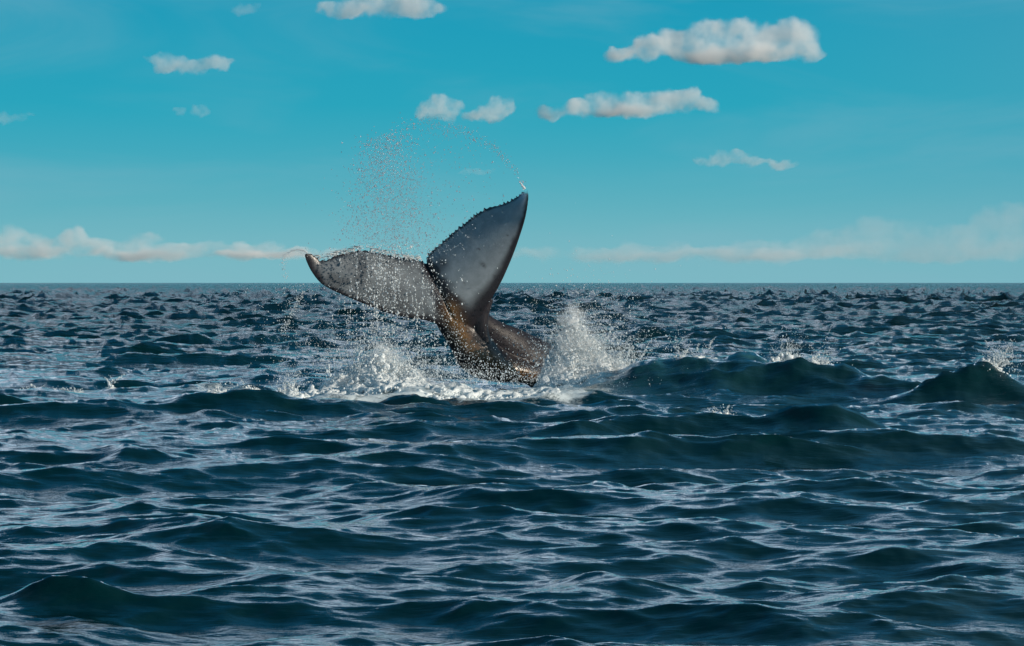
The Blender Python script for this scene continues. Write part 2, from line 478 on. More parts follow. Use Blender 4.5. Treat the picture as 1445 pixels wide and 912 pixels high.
pale *= sstep((dr + (nz - 0.5) * 6) / wr, 0.5, 1.9)
pale *= sstep(dtl + (nz - 0.5) * 4, 1.0, 4.5) * sstep(dtr + (nz - 0.5) * 4, 1.0, 5.0)
pale *= sstep(pu, 436, 462) * 0.9 + 0.1
# dark centre between the lobes and the dark stock
cl = np.clip(((pu - 603) * (650 - 603) + (pv - 372) * (470 - 372)) / (47 ** 2 + 98 ** 2), 0, 1)
dc = np.hypot(pu - (603 + 47 * cl), pv - (372 + 98 * cl)) + (nz - 0.5) * 16
pale *= sstep(dc, 5 + 12 * cl, 13 + 22 * cl)
pale *= 1 - sstep(pv, 432, 462) * (pu > 600)
spot = 0.75 * np.exp(-((pu - 624) / 8) ** 2 - ((pv - 374) / 10) ** 2) + 0.8 * np.exp(-(((pu - 607) / 7) ** 2 + ((pv - 378) / 8) ** 2))
pale *= 1 - np.clip(spot * (0.5 + nz), 0, 0.85)
pale *= 1 - 0.35 * sstep(nzf, 0.62, 0.76) * (pu < 606)
pale *= 1 - (0.50 + 0.2 * sstep(vnoise(co, 3.5, 3), 0.45, 0.7)) * (1 - sstep(pu, 598, 614))
for (sx, sy, sw) in ((682, 374, 3.0), (699, 391, 2.2), (676, 352, 1.5), (655, 400, 1.5), (716, 332, 1.2)):
    pale *= 1 - 0.8 * np.exp(-((pu - sx + (pv - sy)*-0.7) / sw) ** 2 - ((pv - sy) / (sw * 1.2)) ** 2)
pale[no[:, 1] > 0.35] = 0.0
sun_brown = np.exp(-(polydist([(636, 436), (648, 466), (668, 494), (700, 512), (750, 526)]) / 12) ** 2) * (0.55 + 0.9 * (nz - 0.3))  # beige patch, with golden sunlight on the stock painted into the skin colour
fattr(wme, 'wet', np.clip(sun_brown * 1.2 * sstep(pv, 462, 490), 0, 1))
sun_brown *= 1 - 0.25 * sstep(pv, 480, 515)
sun_brown[no[:, 1] > 0.3] = 0
fattr(wme, 'pale', np.clip(pale, 0, 1)); fattr(wme, 'sun_brown', np.clip(sun_brown, 0, 1))
flank = sstep(np.interp(pu, [676, 691, 705, 750, 790], [440, 484, 503, 523, 530]) - pv, -3, 4) * sstep(pu, 682, 690) * (co[:, 1] > WY + 0.15)  # flank darkened in its colour, standing in for shade
fattr(wme, 'flank', flank)
wme.materials.clear()
wm, Q = material('wet_whale_skin')
gp = Q.n('ShaderNodeNewGeometry').outputs['Position']
pa = Q.n('ShaderNodeAttribute', attribute_name='pale').outputs['Fac']
br = Q.n('ShaderNodeAttribute', attribute_name='sun_brown').outputs['Fac']
fl = Q.n('ShaderNodeAttribute', attribute_name='flank').outputs['Fac']
wet = Q.n('ShaderNodeAttribute', attribute_name='wet').outputs['Fac']
m1 = Q.noise(gp, 5.0, 6, 0.65, 0.3); m2 = Q.noise(gp, 40.0, 4, 0.7)
paleC = Q.mixc(Q.smooth(m1, 0.35, 0.7), (0.20, 0.235, 0.26, 1), (0.26, 0.30, 0.33, 1))
darkC = Q.mixc(Q.smooth(m2, 0.3, 0.75), (0.010, 0.010, 0.014, 1), (0.03, 0.026, 0.03, 1))
c1_ = Q.mixc(pa, darkC, paleC)
c2_ = Q.mixc(br, c1_, (0.20, 0.105, 0.034, 1))
c3_ = Q.mixc(Q.math('MULTIPLY', fl, 0.7), c2_, Q.mixc(Q.smooth(m2, 0.35, 0.65), (0.008, 0.009, 0.013, 1), (0.020, 0.019, 0.026, 1)))
bh = Q.math('ADD', Q.math('MULTIPLY', m2, 0.010), Q.math('MULTIPLY', Q.noise(gp, 11, 4, 0.6), 0.010))
wb = Q.n('ShaderNodeBump', ins={'Strength': Q.math('MULTIPLY_ADD', pa, -0.25, 0.45), 'Distance': 1.0, 'Height': bh}).outputs[0]
skin = Q.n('ShaderNodeBsdfPrincipled', ins={'Base Color': c3_, 'Roughness': Q.math('ADD', Q.smooth(m1, 0.3, 0.7, 0.28, 0.42), Q.math('MULTIPLY_ADD', br, -0.12, Q.math('MULTIPLY', fl, 0.16))), 'IOR': 1.4, 'Normal': wb, 'Specular IOR Level': Q.math('MULTIPLY_ADD', fl, -0.3, 0.5),
                                            'Coat Weight': Q.math('MULTIPLY_ADD', wet, 0.65, Q.math('MULTIPLY_ADD', fl, -0.3, 0.35)), 'Coat Roughness': 0.2, 'Coat Normal': wb})
Q.n('ShaderNodeOutputMaterial', ins={'Surface': skin.outputs[0]})
wme.materials.append(wm)
wme.polygons.foreach_set('use_smooth', np.ones(len(wme.polygons), bool))
tag(whale, 'humpback whale tail raised from the sea, pale spread flukes with serrated edge', 'whale')

# ------------------------------------------------------------------ foam, splashes, spray
def foam_material(name, col, trans):
    m, T = material(name)
    gpos = T.n('ShaderNodeNewGeometry').outputs['Position']
    nb = T.noise(gpos, 22.0, 5, 0.7, 0.4)
    b = T.n('ShaderNodeBump', ins={'Strength': 0.8, 'Distance': 0.03, 'Height': nb}).outputs[0]
    p = T.n('ShaderNodeBsdfPrincipled', ins={'Base Color': col, 'Roughness': 0.35, 'IOR': 1.333, 'Normal': b,
                                             'Transmission Weight': trans})
    tr = T.n('ShaderNodeBsdfTranslucent', ins={'Color': col, 'Normal': b})
    mxx = T.n('ShaderNodeMixShader', ins={0: 0.3, 1: p.outputs[0], 2: tr.outputs[0]})
    T.n('ShaderNodeOutputMaterial', ins={'Surface': mxx.outputs[0]})
    return m
M_foam = foam_material('white_foam', (0.90, 0.95, 0.97, 1), 0.0)
M_spray = foam_material('spray_water', (0.88, 0.94, 0.97, 1), 0.25)
m_, T_ = material('clear_droplet')
pp = T_.n('ShaderNodeBsdfPrincipled', ins={'Base Color': (0.85, 0.88, 0.9, 1), 'Roughness': 0.05, 'IOR': 1.333, 'Transmission Weight': 0.8})
T_.n('ShaderNodeOutputMaterial', ins={'Surface': pp.outputs[0]})
M_drop = m_

def ico(sub):
    b = bmesh.new(); bmesh.ops.create_icosphere(b, subdivisions=sub, radius=1.0)
    v = np.array([x.co[:] for x in b.verts]); f = np.array([[w.index for w in q.verts] for q in b.faces]); b.free()
    return v, f
OCT = (np.array([(1, 0, 0), (-1, 0, 0), (0, 1, 0), (0, -1, 0), (0, 0, 1), (0, 0, -1)], float),
       np.array([(0, 2, 4), (2, 1, 4), (1, 3, 4), (3, 0, 4), (2, 0, 5), (1, 2, 5), (3, 1, 5), (0, 3, 5)]))
ICO1, ICO2 = ico(1), ico(2)

class Cloudlets:
    """collects many small water bodies into one mesh"""
    def __init__(self): self.v = []; self.f = []; self.n = 0
    def put(self, tmpl, C, R, stretch=None, lump=0.0):
        tv, tf = tmpl; C = np.asarray(C, float); n = len(C)
        if n == 0: return
        R = np.broadcast_to(np.asarray(R, float), (n,))
        if stretch is None: stretch = np.ones((n, 3))
        ang = rng.uniform(0, 6.28, n)
        c, s = np.cos(ang)[:, None], np.sin(ang)[:, None]
        t = np.stack([c * tv[None, :, 0] - s * tv[None, :, 1], s * tv[None, :, 0] + c * tv[None, :, 1], np.broadcast_to(tv[None, :, 2], (n, len(tv)))], -1)
        if lump: t = t * (1 + lump * rng.uniform(-1, 1, (n, len(tv), 1)))
        P = C[:, None] + t * R[:, None, None] * stretch[:, None, :]
        self.v.append(P.reshape(-1, 3))
        self.f.append((tf[None] + (np.arange(n) * len(tv))[:, None, None]).reshape(-1, 3) + self.n)
        self.n += n * len(tv)
    def strand(self, P, R, k=5):
        """tapered water thread along points P with radii R"""
        P = np.asarray(P); n = len(P)
        t = np.gradient(P, axis=0); t /= np.linalg.norm(t, axis=1)[:, None] + 1e-9
        a = np.cross(t, [0.1, 1, 0.2]); a /= np.linalg.norm(a, axis=1)[:, None] + 1e-9
        b = np.cross(t, a)
        an = np.linspace(0, 2 * np.pi, k, endpoint=False)
        ring = P[:, None] + (a[:, None] * np.cos(an)[None, :, None] + b[:, None] * np.sin(an)[None, :, None]) * np.asarray(R)[:, None, None]
        g = np.arange(n * k).reshape(n, k); g2 = np.roll(g, -1, 1)
        q = np.stack([g[:-1], g2[:-1], g2[1:]], -1).reshape(-1, 3); q2 = np.stack([g[:-1], g2[1:], g[1:]], -1).reshape(-1, 3)
        self.v.append(ring.reshape(-1, 3)); self.f.append(np.concatenate([q, q2]) + self.n); self.n += n * k
    def build(self, name, mat, parent=None):
        return mesh_from(name, np.concatenate(self.v), np.concatenate(self.f), [mat], parent)

def empty(name, loc):
    o = bpy.data.objects.new(name, None); o.location = loc; COL.objects.link(o); o.empty_display_size = 0.3
    return o
def attach(o, root):
    o.parent = root; o.matrix_parent_inverse = Matrix.Translation(-Vector(root.location))

def froth(v, f, voxel=0.034):
    """melt many lumps into one bubbling surface"""
    o = mesh_from('raw', v, f)
    m = o.modifiers.new('r', 'REMESH'); m.mode = 'VOXEL'; m.voxel_size = voxel
    k = o.modifiers.new('s', 'SMOOTH'); k.factor = 0.5; k.iterations = 4
    dg = bpy.context.evaluated_depsgraph_get()
    me = bpy.data.meshes.new_from_object(o.evaluated_get(dg))
    bpy.data.meshes.remove(o.data)
    me.calc_loop_triangles()
    V_ = np.empty(len(me.vertices) * 3, np.float32); me.vertices.foreach_get('co', V_)
    N_ = np.empty(len(me.vertices) * 3, np.float32); me.vertices.foreach_get('normal', N_)
    F_ = np.empty(len(me.loop_triangles) * 3, np.int32); me.loop_triangles.foreach_get('vertices', F_)
    bpy.data.meshes.remove(me)
    V_ = V_.reshape(-1, 3); N_ = N_.reshape(-1, 3)
    V_ = V_ + N_ * ((vnoise(V_, 14.0, 3)[:, None] - 0.5) * 0.09)
    return V_, F_.reshape(-1, 3)

def splash(loc, label, group, foam_pts=None, foam_r=None, jets=(), drops=None, drop_r=None, mist=(), mist_density=10.0, cat='splash'):
    root = empty('splash', loc); tag(root, label, cat, group)
    if foam_pts is not None and len(foam_pts):
        c = Cloudlets()
        big = foam_r > 0.034
        if big.sum() > 30:
            c.put(ICO1, foam_pts[big], foam_r[big] * 1.25, rng.uniform(0.7, 1.3, (big.sum(), 3)), 0.1)
            fv, ff = froth(np.concatenate(c.v), np.concatenate(c.f)); c = Cloudlets()
            o = mesh_from('froth', fv, ff, [M_foam]); attach(o, root); tag(o, kind='stuff')
        else:
            c.put(ICO1, foam_pts[big], foam_r[big], rng.uniform(0.75, 1.25, (big.sum(), 3)), 0.16)
        mid = ~big & (foam_r > 0.022); sm = foam_r <= 0.022
        c.put(ICO1, foam_pts[mid], foam_r[mid], rng.uniform(0.7, 1.3, (mid.sum(), 3)), 0.2)
        c.put(OCT, foam_pts[sm], foam_r[sm], rng.uniform(0.7, 1.3, (sm.sum(), 3)), 0.2)
        o = c.build('foam', M_foam); attach(o, root)
        tag(o, kind='stuff')
    if len(jets):      # threads of water break into chains of drops
        cp, cr = [], []
        for P, R in jets:
            m = int(rng.integers(14, 34)); q = np.sort(rng.uniform(0.15, 1, m) ** 0.8) * (len(P) - 1)
            k = np.floor(q).astype(int).clip(0, len(P) - 2); w = (q - k)[:, None]
            cp.append(P[k] * (1 - w) + P[k + 1] * w + rng.normal(0, 0.008, (m, 3)))
            cr.append(np.interp(q, np.arange(len(P)), R) * rng.uniform(0.5, 1.5, m))
        cp = np.concatenate(cp); cr = np.concatenate(cr)
        drops = np.concatenate([drops, cp]) if drops is not None else cp
        drop_r = np.concatenate([drop_r, cr]) if drop_r is not None else cr
    if mist:
        b = bmesh.new()
        L_ = []
        for (px, py, y, rx, ry, rd) in mist:
            p = at(px, py, y) - np.array(loc); k = PX * y
            L_.append((p, (rx * k, rd, ry * k)))
            bmesh.ops.create_icosphere(b, subdivisions=2, radius=1.0, matrix=Matrix.Translation(p) @ Matrix.Diagonal((rx * k, rd, ry * k, 1)))
        me_ = bpy.data.meshes.new('mist'); b.to_mesh(me_); b.free()
        o = bpy.data.objects.new('mist', me_); COL.objects.link(o); o.parent = root
        md_ = o.modifiers.new('r', 'REMESH'); md_.mode = 'VOXEL'; md_.voxel_size = 0.06
        mm_, T = material('fine_mist')
        oc = T.n('ShaderNodeTexCoord').outputs['Object']
        nn = T.n('ShaderNodeTexNoise', ins={'Vector': oc, 'Scale': 6.0, 'Detail': 6, 'Roughness': 0.75, 'Distortion': 0.6})
        wv = T.vmath('SCALE', T.vmath('SUBTRACT', nn.outputs['Color'], (0.5, 0.5, 0.5))); wv.node.inputs['Scale'].default_value = 0.9
        pw_ = T.vmath('ADD', oc, wv); acc = None
        for p, rr in L_:
            e = T.smooth(T.vmath('LENGTH', T.vmath('DIVIDE', T.vmath('SUBTRACT', pw_, tuple(p)), rr), out=1), 0.95, 0.1)
            acc = e if acc is None else T.math('MAXIMUM', acc, e)
        dn = T.math('MULTIPLY', T.math('MULTIPLY', acc, T.smooth(nn.outputs[0], 0.45, 0.62)), mist_density)
        T.n('ShaderNodeOutputMaterial', ins={'Volume': T.n('ShaderNodeVolumeScatter', ins={'Color': (0.97, 0.99, 0.99, 1), 'Density': dn}).outputs[0]})
        me_.materials.append(mm_); tag(o, kind='stuff')
    if drops is not None and len(drops):
        c = Cloudlets()
        b = drop_r > 0.013
        st = np.ones((len(drops), 3)); st[:, 2] = rng.uniform(0.8, 1.9, len(drops)); st[:, 0] = rng.uniform(0.8, 1.3, len(drops))
        c.put(ICO1, drops[b], drop_r[b], st[b]); c.put(OCT, drops[~b], drop_r[~b], st[~b])
        o = c.build('droplets', M_spray); attach(o, root); tag(o, kind='stuff')
    return root

def mound(px, py_top, depth, dspread, n, rlo, rhi, base_sink=0.05, dens=1.4):
    """foam lumps filling below a skyline given in tail pixels at distance depth"""
    P = []; 
    x = rng.uniform(px[0], px[-1], n)
    top = np.interp(x, px, py_top)
    y = depth + rng.normal(0, dspread, n)
    xyz = at(x, top, y)
    seaz = sea_height(xyz[:, 0], xyz[:, 1]) - base_sink
    hgt_ = np.maximum(xyz[:, 2] - seaz, 0.0) * np.exp(-((y - depth) / (dspread * 1.6)) ** 2)
    t = rng.uniform(0, 1, n) ** dens
    nz_ = vnoise(np.stack([xyz[:, 0], y, np.zeros(n)], -1), 3.2, 3)
    hgt_ = hgt_ * (0.70 + 0.6 * nz_)
    xyz[:, 2] = seaz + hgt_ * t
    R = (rlo + (rhi - rlo) * rng.beta(1.2, 2.5, n)) * (1.15 - 0.55 * t)
    # a closed white core under the loose lumps
    m = n // 7
    xc = rng.uniform(px[0], px[-1], m); yc = depth + rng.normal(0, dspread * 0.7, m)
    q = at(xc, np.interp(xc, px, py_top), yc)
    sz = sea_height(q[:, 0], q[:, 1]) - base_sink
    rc = rng.uniform(1.0, 1.7, m) * min(rhi * 1.1, 0.10)
    hh = np.maximum(q[:, 2] - sz - rc * 1.6, 0) * np.exp(-((yc - depth) / (dspread * 1.6)) ** 2) * (0.45 + 0.7 * vnoise(np.stack([q[:, 0], yc, q[:, 0] * 0], -1), 3.2, 3))
    q[:, 2] = sz + hh * rng.uniform(0, 1, m)
    return np.concatenate([xyz, q]), np.concatenate([R, rc])

def jet(p0, v, T, r0, r1, n=9, wob=0.03):
    t = np.linspace(0, T, n)[:, None]
    P = np.asarray(p0) + np.asarray(v) * t + np.array([0, 0, -4.9]) * t * t
    P = P + np.cumsum(np.cumsum(rng.normal(0, wob / n ** 0.5 * 0.45, (n, 3)), 0), 0)
    return P, np.interp(np.linspace(0, 1, n), [0, 0.8, 1], [r0, r1, r1 * 1.3])

def burst(x0, y0, z0, sx, sy, n, vz, vspread, tmax=0.6, rmin=0.004, rmax=0.02, lean=(0, 0)):
    """ballistic droplets thrown from an area"""
    p = np.stack([x0 + rng.normal(0, sx, n), y0 + rng.normal(0, sy, n), np.full(n, z0)], -1)
    v = np.stack([rng.normal(lean[0], vspread, n), rng.normal(lean[1], vspread, n), np.abs(rng.normal(vz, vz * 0.35, n))], -1)
    t = rng.uniform(0.03, tmax, n)[:, None]
    q = p + v * t + np.array([0, 0, -4.9]) * t * t
    r_ = rmin + (rmax - rmin) * rng.beta(1.1, 5, n)
    k = q[:, 2] > sea_height(q[:, 0], q[:, 1])
    return q[k], r_[k]

# --- tall plume at the right, where the stock enters the water
fx, fr = mound([758, 772, 785, 800, 812, 830, 850, 870, 895, 925], [556, 500, 478, 455, 448, 466, 490, 508, 520, 545], 59.0, 0.45, 6500, 0.012, 0.075, dens=0.95)
fx2, fr2 = mound([770, 790, 806, 818, 835], [520, 470, 425, 440, 490], 59.2, 0.24, 1100, 0.012, 0.05, dens=0.9)
dr_, rr_ = burst(1.55, 59.0, 0.25, 0.52, 0.4, 9000, 3.7, 0.9, 0.75, 0.003, 0.022, (0.1, -0.1))
dr2, rr2 = burst(1.45, 58.8, 0.2, 0.35, 0.3, 7000, 3.4, 0.5, 0.45, 0.003, 0.022)
jets = []
for i in range(170):
    a = rng.uniform(-1, 1)
    jets.append(jet((1.6 + 0.7 * a + rng.normal(0, .1), 59 + rng.normal(0, .3), 0.15), (1.1 * a + rng.normal(0, .4), rng.normal(0, .5), rng.uniform(2.0, 4.6)), rng.uniform(0.2, 0.5), 0.022, 0.005, 10, 0.10))
splash((1.7, 59, 0), 'tall white plume of splashing water where the tail stock meets the sea', 'splashes around the whale',
       np.concatenate([fx, fx2]), np.concatenate([fr, fr2]), jets, np.concatenate([dr_, dr2]), np.concatenate([rr_, rr2]),
       mist=[(815, 492, 58.9, 54, 40, 0.5), (810, 452, 59.0, 30, 30, 0.35), (845, 520, 58.8, 50, 30, 0.55), (795, 530, 58.6, 44, 30, 0.55), (890, 530, 58.4, 40, 20, 0.5)])

# --- broad foam below the left fluke
fx, fr = mound([440, 455, 470, 490, 512, 530, 545, 560, 580, 600, 620, 640, 660],
               [562, 545, 533, 525, 512, 495, 482, 500, 515, 535, 540, 545, 560], 56.2, 0.5, 6000, 0.016, 0.09, dens=0.95)
fx2, fr2 = mound([600, 625, 650, 680, 710, 740, 765, 790], [562, 545, 560, 556, 560, 555, 558, 566], 55.0, 0.55, 1500, 0.012, 0.045)
dr_, rr_ = burst(-2.6, 56.3, 0.3, 0.7, 0.5, 8000, 2.8, 0.6, 0.6, 0.003, 0.020)
dr2, rr2 = burst(-0.8, 55.6, 0.2, 1.3, 0.5, 3500, 2.0, 0.6, 0.4, 0.004, 0.02)
jets = [jet((-2.6 + rng.normal(0, .6), 56.2 + rng.normal(0, .3), 0.2), (rng.normal(0, .7), rng.normal(0, .4), rng.uniform(1.5, 4.0)), rng.uniform(0.15, 0.42), 0.02, 0.006, 9, 0.08) for i in range(80)]
splash((-2.6, 56.2, 0), 'broad bank of white foam and spray under the left fluke', 'splashes around the whale',
       np.concatenate([fx, fx2]), np.concatenate([fr, fr2]), jets, np.concatenate([dr_, dr2]), np.concatenate([rr_, rr2]),
       mist=[(545, 520, 56.2, 40, 40, 0.5), (500, 545, 56.0, 50, 24, 0.5), (590, 545, 56.0, 50, 26, 0.5), (640, 556, 55.2, 44, 20, 0.4), (720, 566, 55.0, 60, 16, 0.4), (543, 500, 56.4, 26, 30, 0.3)])

# --- small foam heads to the left of it
def small(px0, px1, tops, y, n, label, jl=(), nd=250, vz=1.6, rl=0.014, rh=0.05, ds=0.25, lean=(0, 0)):
    xs = np.linspace(px0, px1, len(tops))
    f, fr_ = mound(xs, tops, y, ds, n, rl, rh)
    c = at((px0 + px1) / 2, 550, y)
    w = (px1 - px0) * PX * y / 2
    z = float(sea_height(c[0], y)[0]) + 0.08
    d_, r_ = burst(c[0], y, z, w * 0.5, ds, nd, vz, 0.4, 0.4, 0.004, 0.018, lean)
    js = [jet((c[0] + rng.uniform(-w, w) * .6, y, z), (rng.normal(lean[0], .5), rng.normal(0, .3), rng.uniform(.5, 1.2) * vz * 1.3), rng.uniform(.12, .3), 0.016, 0.005, 9, 0.06) for i in range(max(4, nd // 25))]
    js += list(jl)
    return splash((c[0], y, 0), label, 'splashes around the whale', f, fr_, js, d_, r_)
small(383, 432, [556, 544, 541, 548, 562], 55.0, 520, 'small rounded head of white foam left of the broad foam bank', nd=300, vz=2.2)
small(285, 372, [557, 552, 550, 556, 552, 546, 545, 556], 55.5, 620, 'low ragged ridge of white foam behind a peaked dark wave', nd=160, vz=1.2)
j0 = at(157, 552, 57.5)
small(146, 166, [556, 548, 541, 548, 556], 57.5, 130, 'lone little white splash with one droplet above it at the left', nd=25, vz=1.6,
      jl=[jet(j0, (-0.2, 0, 2.2), 0.2, 0.03, 0.008)])
small(20, 130, [553, 547, 549, 545, 550, 546, 549, 547, 550, 555], 58.0, 520, 'thin line of foam lying on the water at the far left', nd=50, vz=0.8, rl=0.010, rh=0.032)
# --- splashes on the crests at the right
small(943, 975, [510, 498, 494, 505], 57.5, 110, 'small spray on the swell just right of the plume', nd=220, vz=2.0)
small(975, 1010, [512, 503, 506, 512], 57.0, 150, 'froth breaking at the left end of the big swell crest', nd=120, vz=1.2)
small(1086, 1128, [506, 492, 496, 502], 57.1, 140, 'fine looping spray above the middle of the big swell crest', nd=600, vz=2.4, lean=(0.3, 0))
small(1135, 1175, [510, 497, 493, 502, 512], 56.6, 320, 'bright spray fan on the right shoulder of the big swell', nd=600, vz=2.1, lean=(0.3, 0))
small(1386, 1426, [512, 506, 513, 522, 530], 53.0, 500, 'spray tumbling off the leaning wave at the far right', nd=600, vz=1.9, lean=(0.4, 0))
small(996, 1040, [586, 572, 570, 582], 46.0, 140, 'little rough lump of froth in front of the big swell', nd=60, vz=1.0, rl=0.010, rh=0.03)

# --- airborne spray
def drops_obj(pts, rad, label, loc, mat, group='spray thrown by the tail'):
    c = Cloudlets(); b = rad > 0.014
    st = np.ones((len(pts), 3)); st[:, 2] = rng.uniform(0.8, 1.8, len(pts)); st[:, 0] = rng.uniform(0.8, 1.3, len(pts))
    c.put(ICO1, pts[b], rad[b], st[b]); c.put(OCT, pts[~b], rad[~b], st[~b])
    o = c.build('spray', mat); tag(o, label, 'spray', None, 'stuff')
    return o
# veil above the flukes: an arch from the raised tip over to the left, dense in a falling column
n = 900
u = rng.uniform(0, 1, n)
arch = resample([(741, 262), (722, 236), (700, 212), (672, 194), (640, 182), (605, 178), (570, 184), (545, 196), (528, 216), (518, 250), (516, 300), (512, 345)], 200)
ai = arch[(u ** 0.8 * 199).astype(int)]
sp = 2.0 + 14 * u
P1 = at(ai[:, 0] + rng.normal(0, 1, n) * sp, ai[:, 1] + rng.normal(0, 1, n) * sp, WY - 0.9 + rng.normal(0, 0.4, n))
n = 3400
cx = rng.normal(0, 1, n); ty = rng.uniform(0, 1, n)
P2 = at(548 + cx * (22 + 18 * ty) + 10 * ty, 190 + 170 * ty ** 0.8, WY - 0.8 + rng.normal(0, 0.4, n))
n = 900
P3 = at(rng.uniform(540, 720, n), rng.uniform(190, 350, n), WY - 0.7 + rng.normal(0, 0.5, n))
keepP3 = rng.uniform(0, 1, n) < np.clip(1.2 - (P3[:, 0] + 2.6) / 2.6, 0.05, 1)
P3 = P3[keepP3]
pts = np.concatenate([P1, P2, P3]); rad = 0.006 + 0.014 * rng.beta(1.2, 4, len(pts))
drops_obj(pts, rad, 'fine veil of droplets hanging in the sky above the flukes', None, M_drop)
# sheet of drops falling across the left fluke down to the foam
n = 1800
gx = np.where(rng.uniform(0, 1, n) < 0.5, rng.normal(540, 20, n), rng.normal(575, 38, n))
gy = 345 + 200 * rng.uniform(0, 1, n) ** 0.9
P = at(gx, gy, WY - 1.3 + rng.normal(0, 0.35, n)); R_ = 0.006 + 0.022 * rng.beta(1.1, 4, n)
n = 500
t = rng.uniform(0, 1, n)
Pb = at(612 + 60 * t + rng.normal(0, 9, n), 400 + 140 * t + rng.normal(0, 10, n), WY - 0.9 + rng.normal(0, 0.25, n)); Rb = 0.005 + 0.014 * rng.beta(1.1, 4, n)
SP, SR = [], []      # strings of drops falling from the fluke's edge
for i in range(60):
    x0 = rng.choice([rng.normal(535, 14), rng.normal(575, 26), rng.normal(500, 22)]); y0 = rng.uniform(350, 470); m = int(rng.integers(10, 26))
    yy_ = y0 + np.sort(rng.uniform(0, rng.uniform(25, 80), m)); d0 = WY - 1.3 + rng.normal(0, 0.25)
    SP.append(at(x0 + np.cumsum(rng.normal(0, 0.5, m)), np.minimum(yy_, 555), d0)); SR.append(0.006 + 0.016 * rng.beta(1.2, 3, m))
P = np.concatenate([P] + SP); R_ = np.concatenate([R_] + SR)
drops_obj(np.concatenate([P, Pb]), np.concatenate([R_, Rb]), 'white drops streaming down across the left fluke and the stock', None, M_spray)
# scattered drops left of the fluke, and right over the plume
n = 900
t = rng.uniform(0, 1, n)
P = at(rng.normal(425, 34, n), 400 + 150 * t, WY - 1.5 + rng.normal(0, 0.5, n)); R_ = 0.004 + 0.013 * rng.beta(1.1, 4, n)
t = np.linspace(0, 1, 160); xs = 437 - 40 * t
Pc = at(np.interp(t, [0, .35, .7, 1], [432, 412, 398, 404]) + rng.normal(0, 2.2, 160), np.interp(t, [0, .35, .7, 1], [356, 352, 368, 395]) + rng.normal(0, 2.5, 160), WY - 0.8)
Pd = at(412 + rng.normal(0, 2.5, 120) + np.linspace(-14, 14, 120), np.linspace(470, 415, 120) + rng.normal(0, 2.5, 120), WY - 1.2)
drops_obj(np.concatenate([P, Pc, Pd]), np.concatenate([R_, np.full(160, 0.008), np.full(120, 0.011)]), 'scattered drops flung out left of the left fluke tip', None, M_spray)
n = 420
P = at(rng.normal(805, 42, n), 430 - np.abs(rng.normal(0, 26, n)) + rng.uniform(0, 70, n), 59 + rng.normal(0, 0.4, n)); R_ = 0.005 + 0.013 * rng.beta(1.1, 4, n)
drops_obj(P, R_, 'loose drops flying up above and around the tall right plume', None, M_spray)
# water film spilling off the trailing edge of the left fluke
c = Cloudlets()
T = resample(L_trail, 120)
for i in range(90):
    k = rng.integers(8, 108); p = T[k] + rng.normal(0, 1.5, 2)
    q = [at(p[0] + rng.normal(0, 1.2) + j * rng.uniform(-1.6, 1.0), p[1] - 1.5 * j + 0.14 * j * j, WY - 0.6 * (k / 120) ** 1.3 - 0.12) for j in range(7)]
    c.strand(np.array(q), np.linspace(0.010, 0.004, 7))
pt = [at(741 - 1.2 * j + rng.normal(0, .4), 267 - 1.6 * j, WY - 1.02) for j in range(8)]
c.strand(np.array(pt), np.linspace(0.035, 0.008, 8))
pt = [at(a, b, WY - 0.85) for a, b in ((434, 357), (428, 353), (420, 352), (411, 355), (404, 361), (399, 367))]
c.strand(np.array(pt), np.linspace(0.02, 0.006, 6))
film = c.build('spill_water', M_spray)
tag(film, 'ragged film of water spilling off the upper edges of the flukes', 'water', kind='stuff')

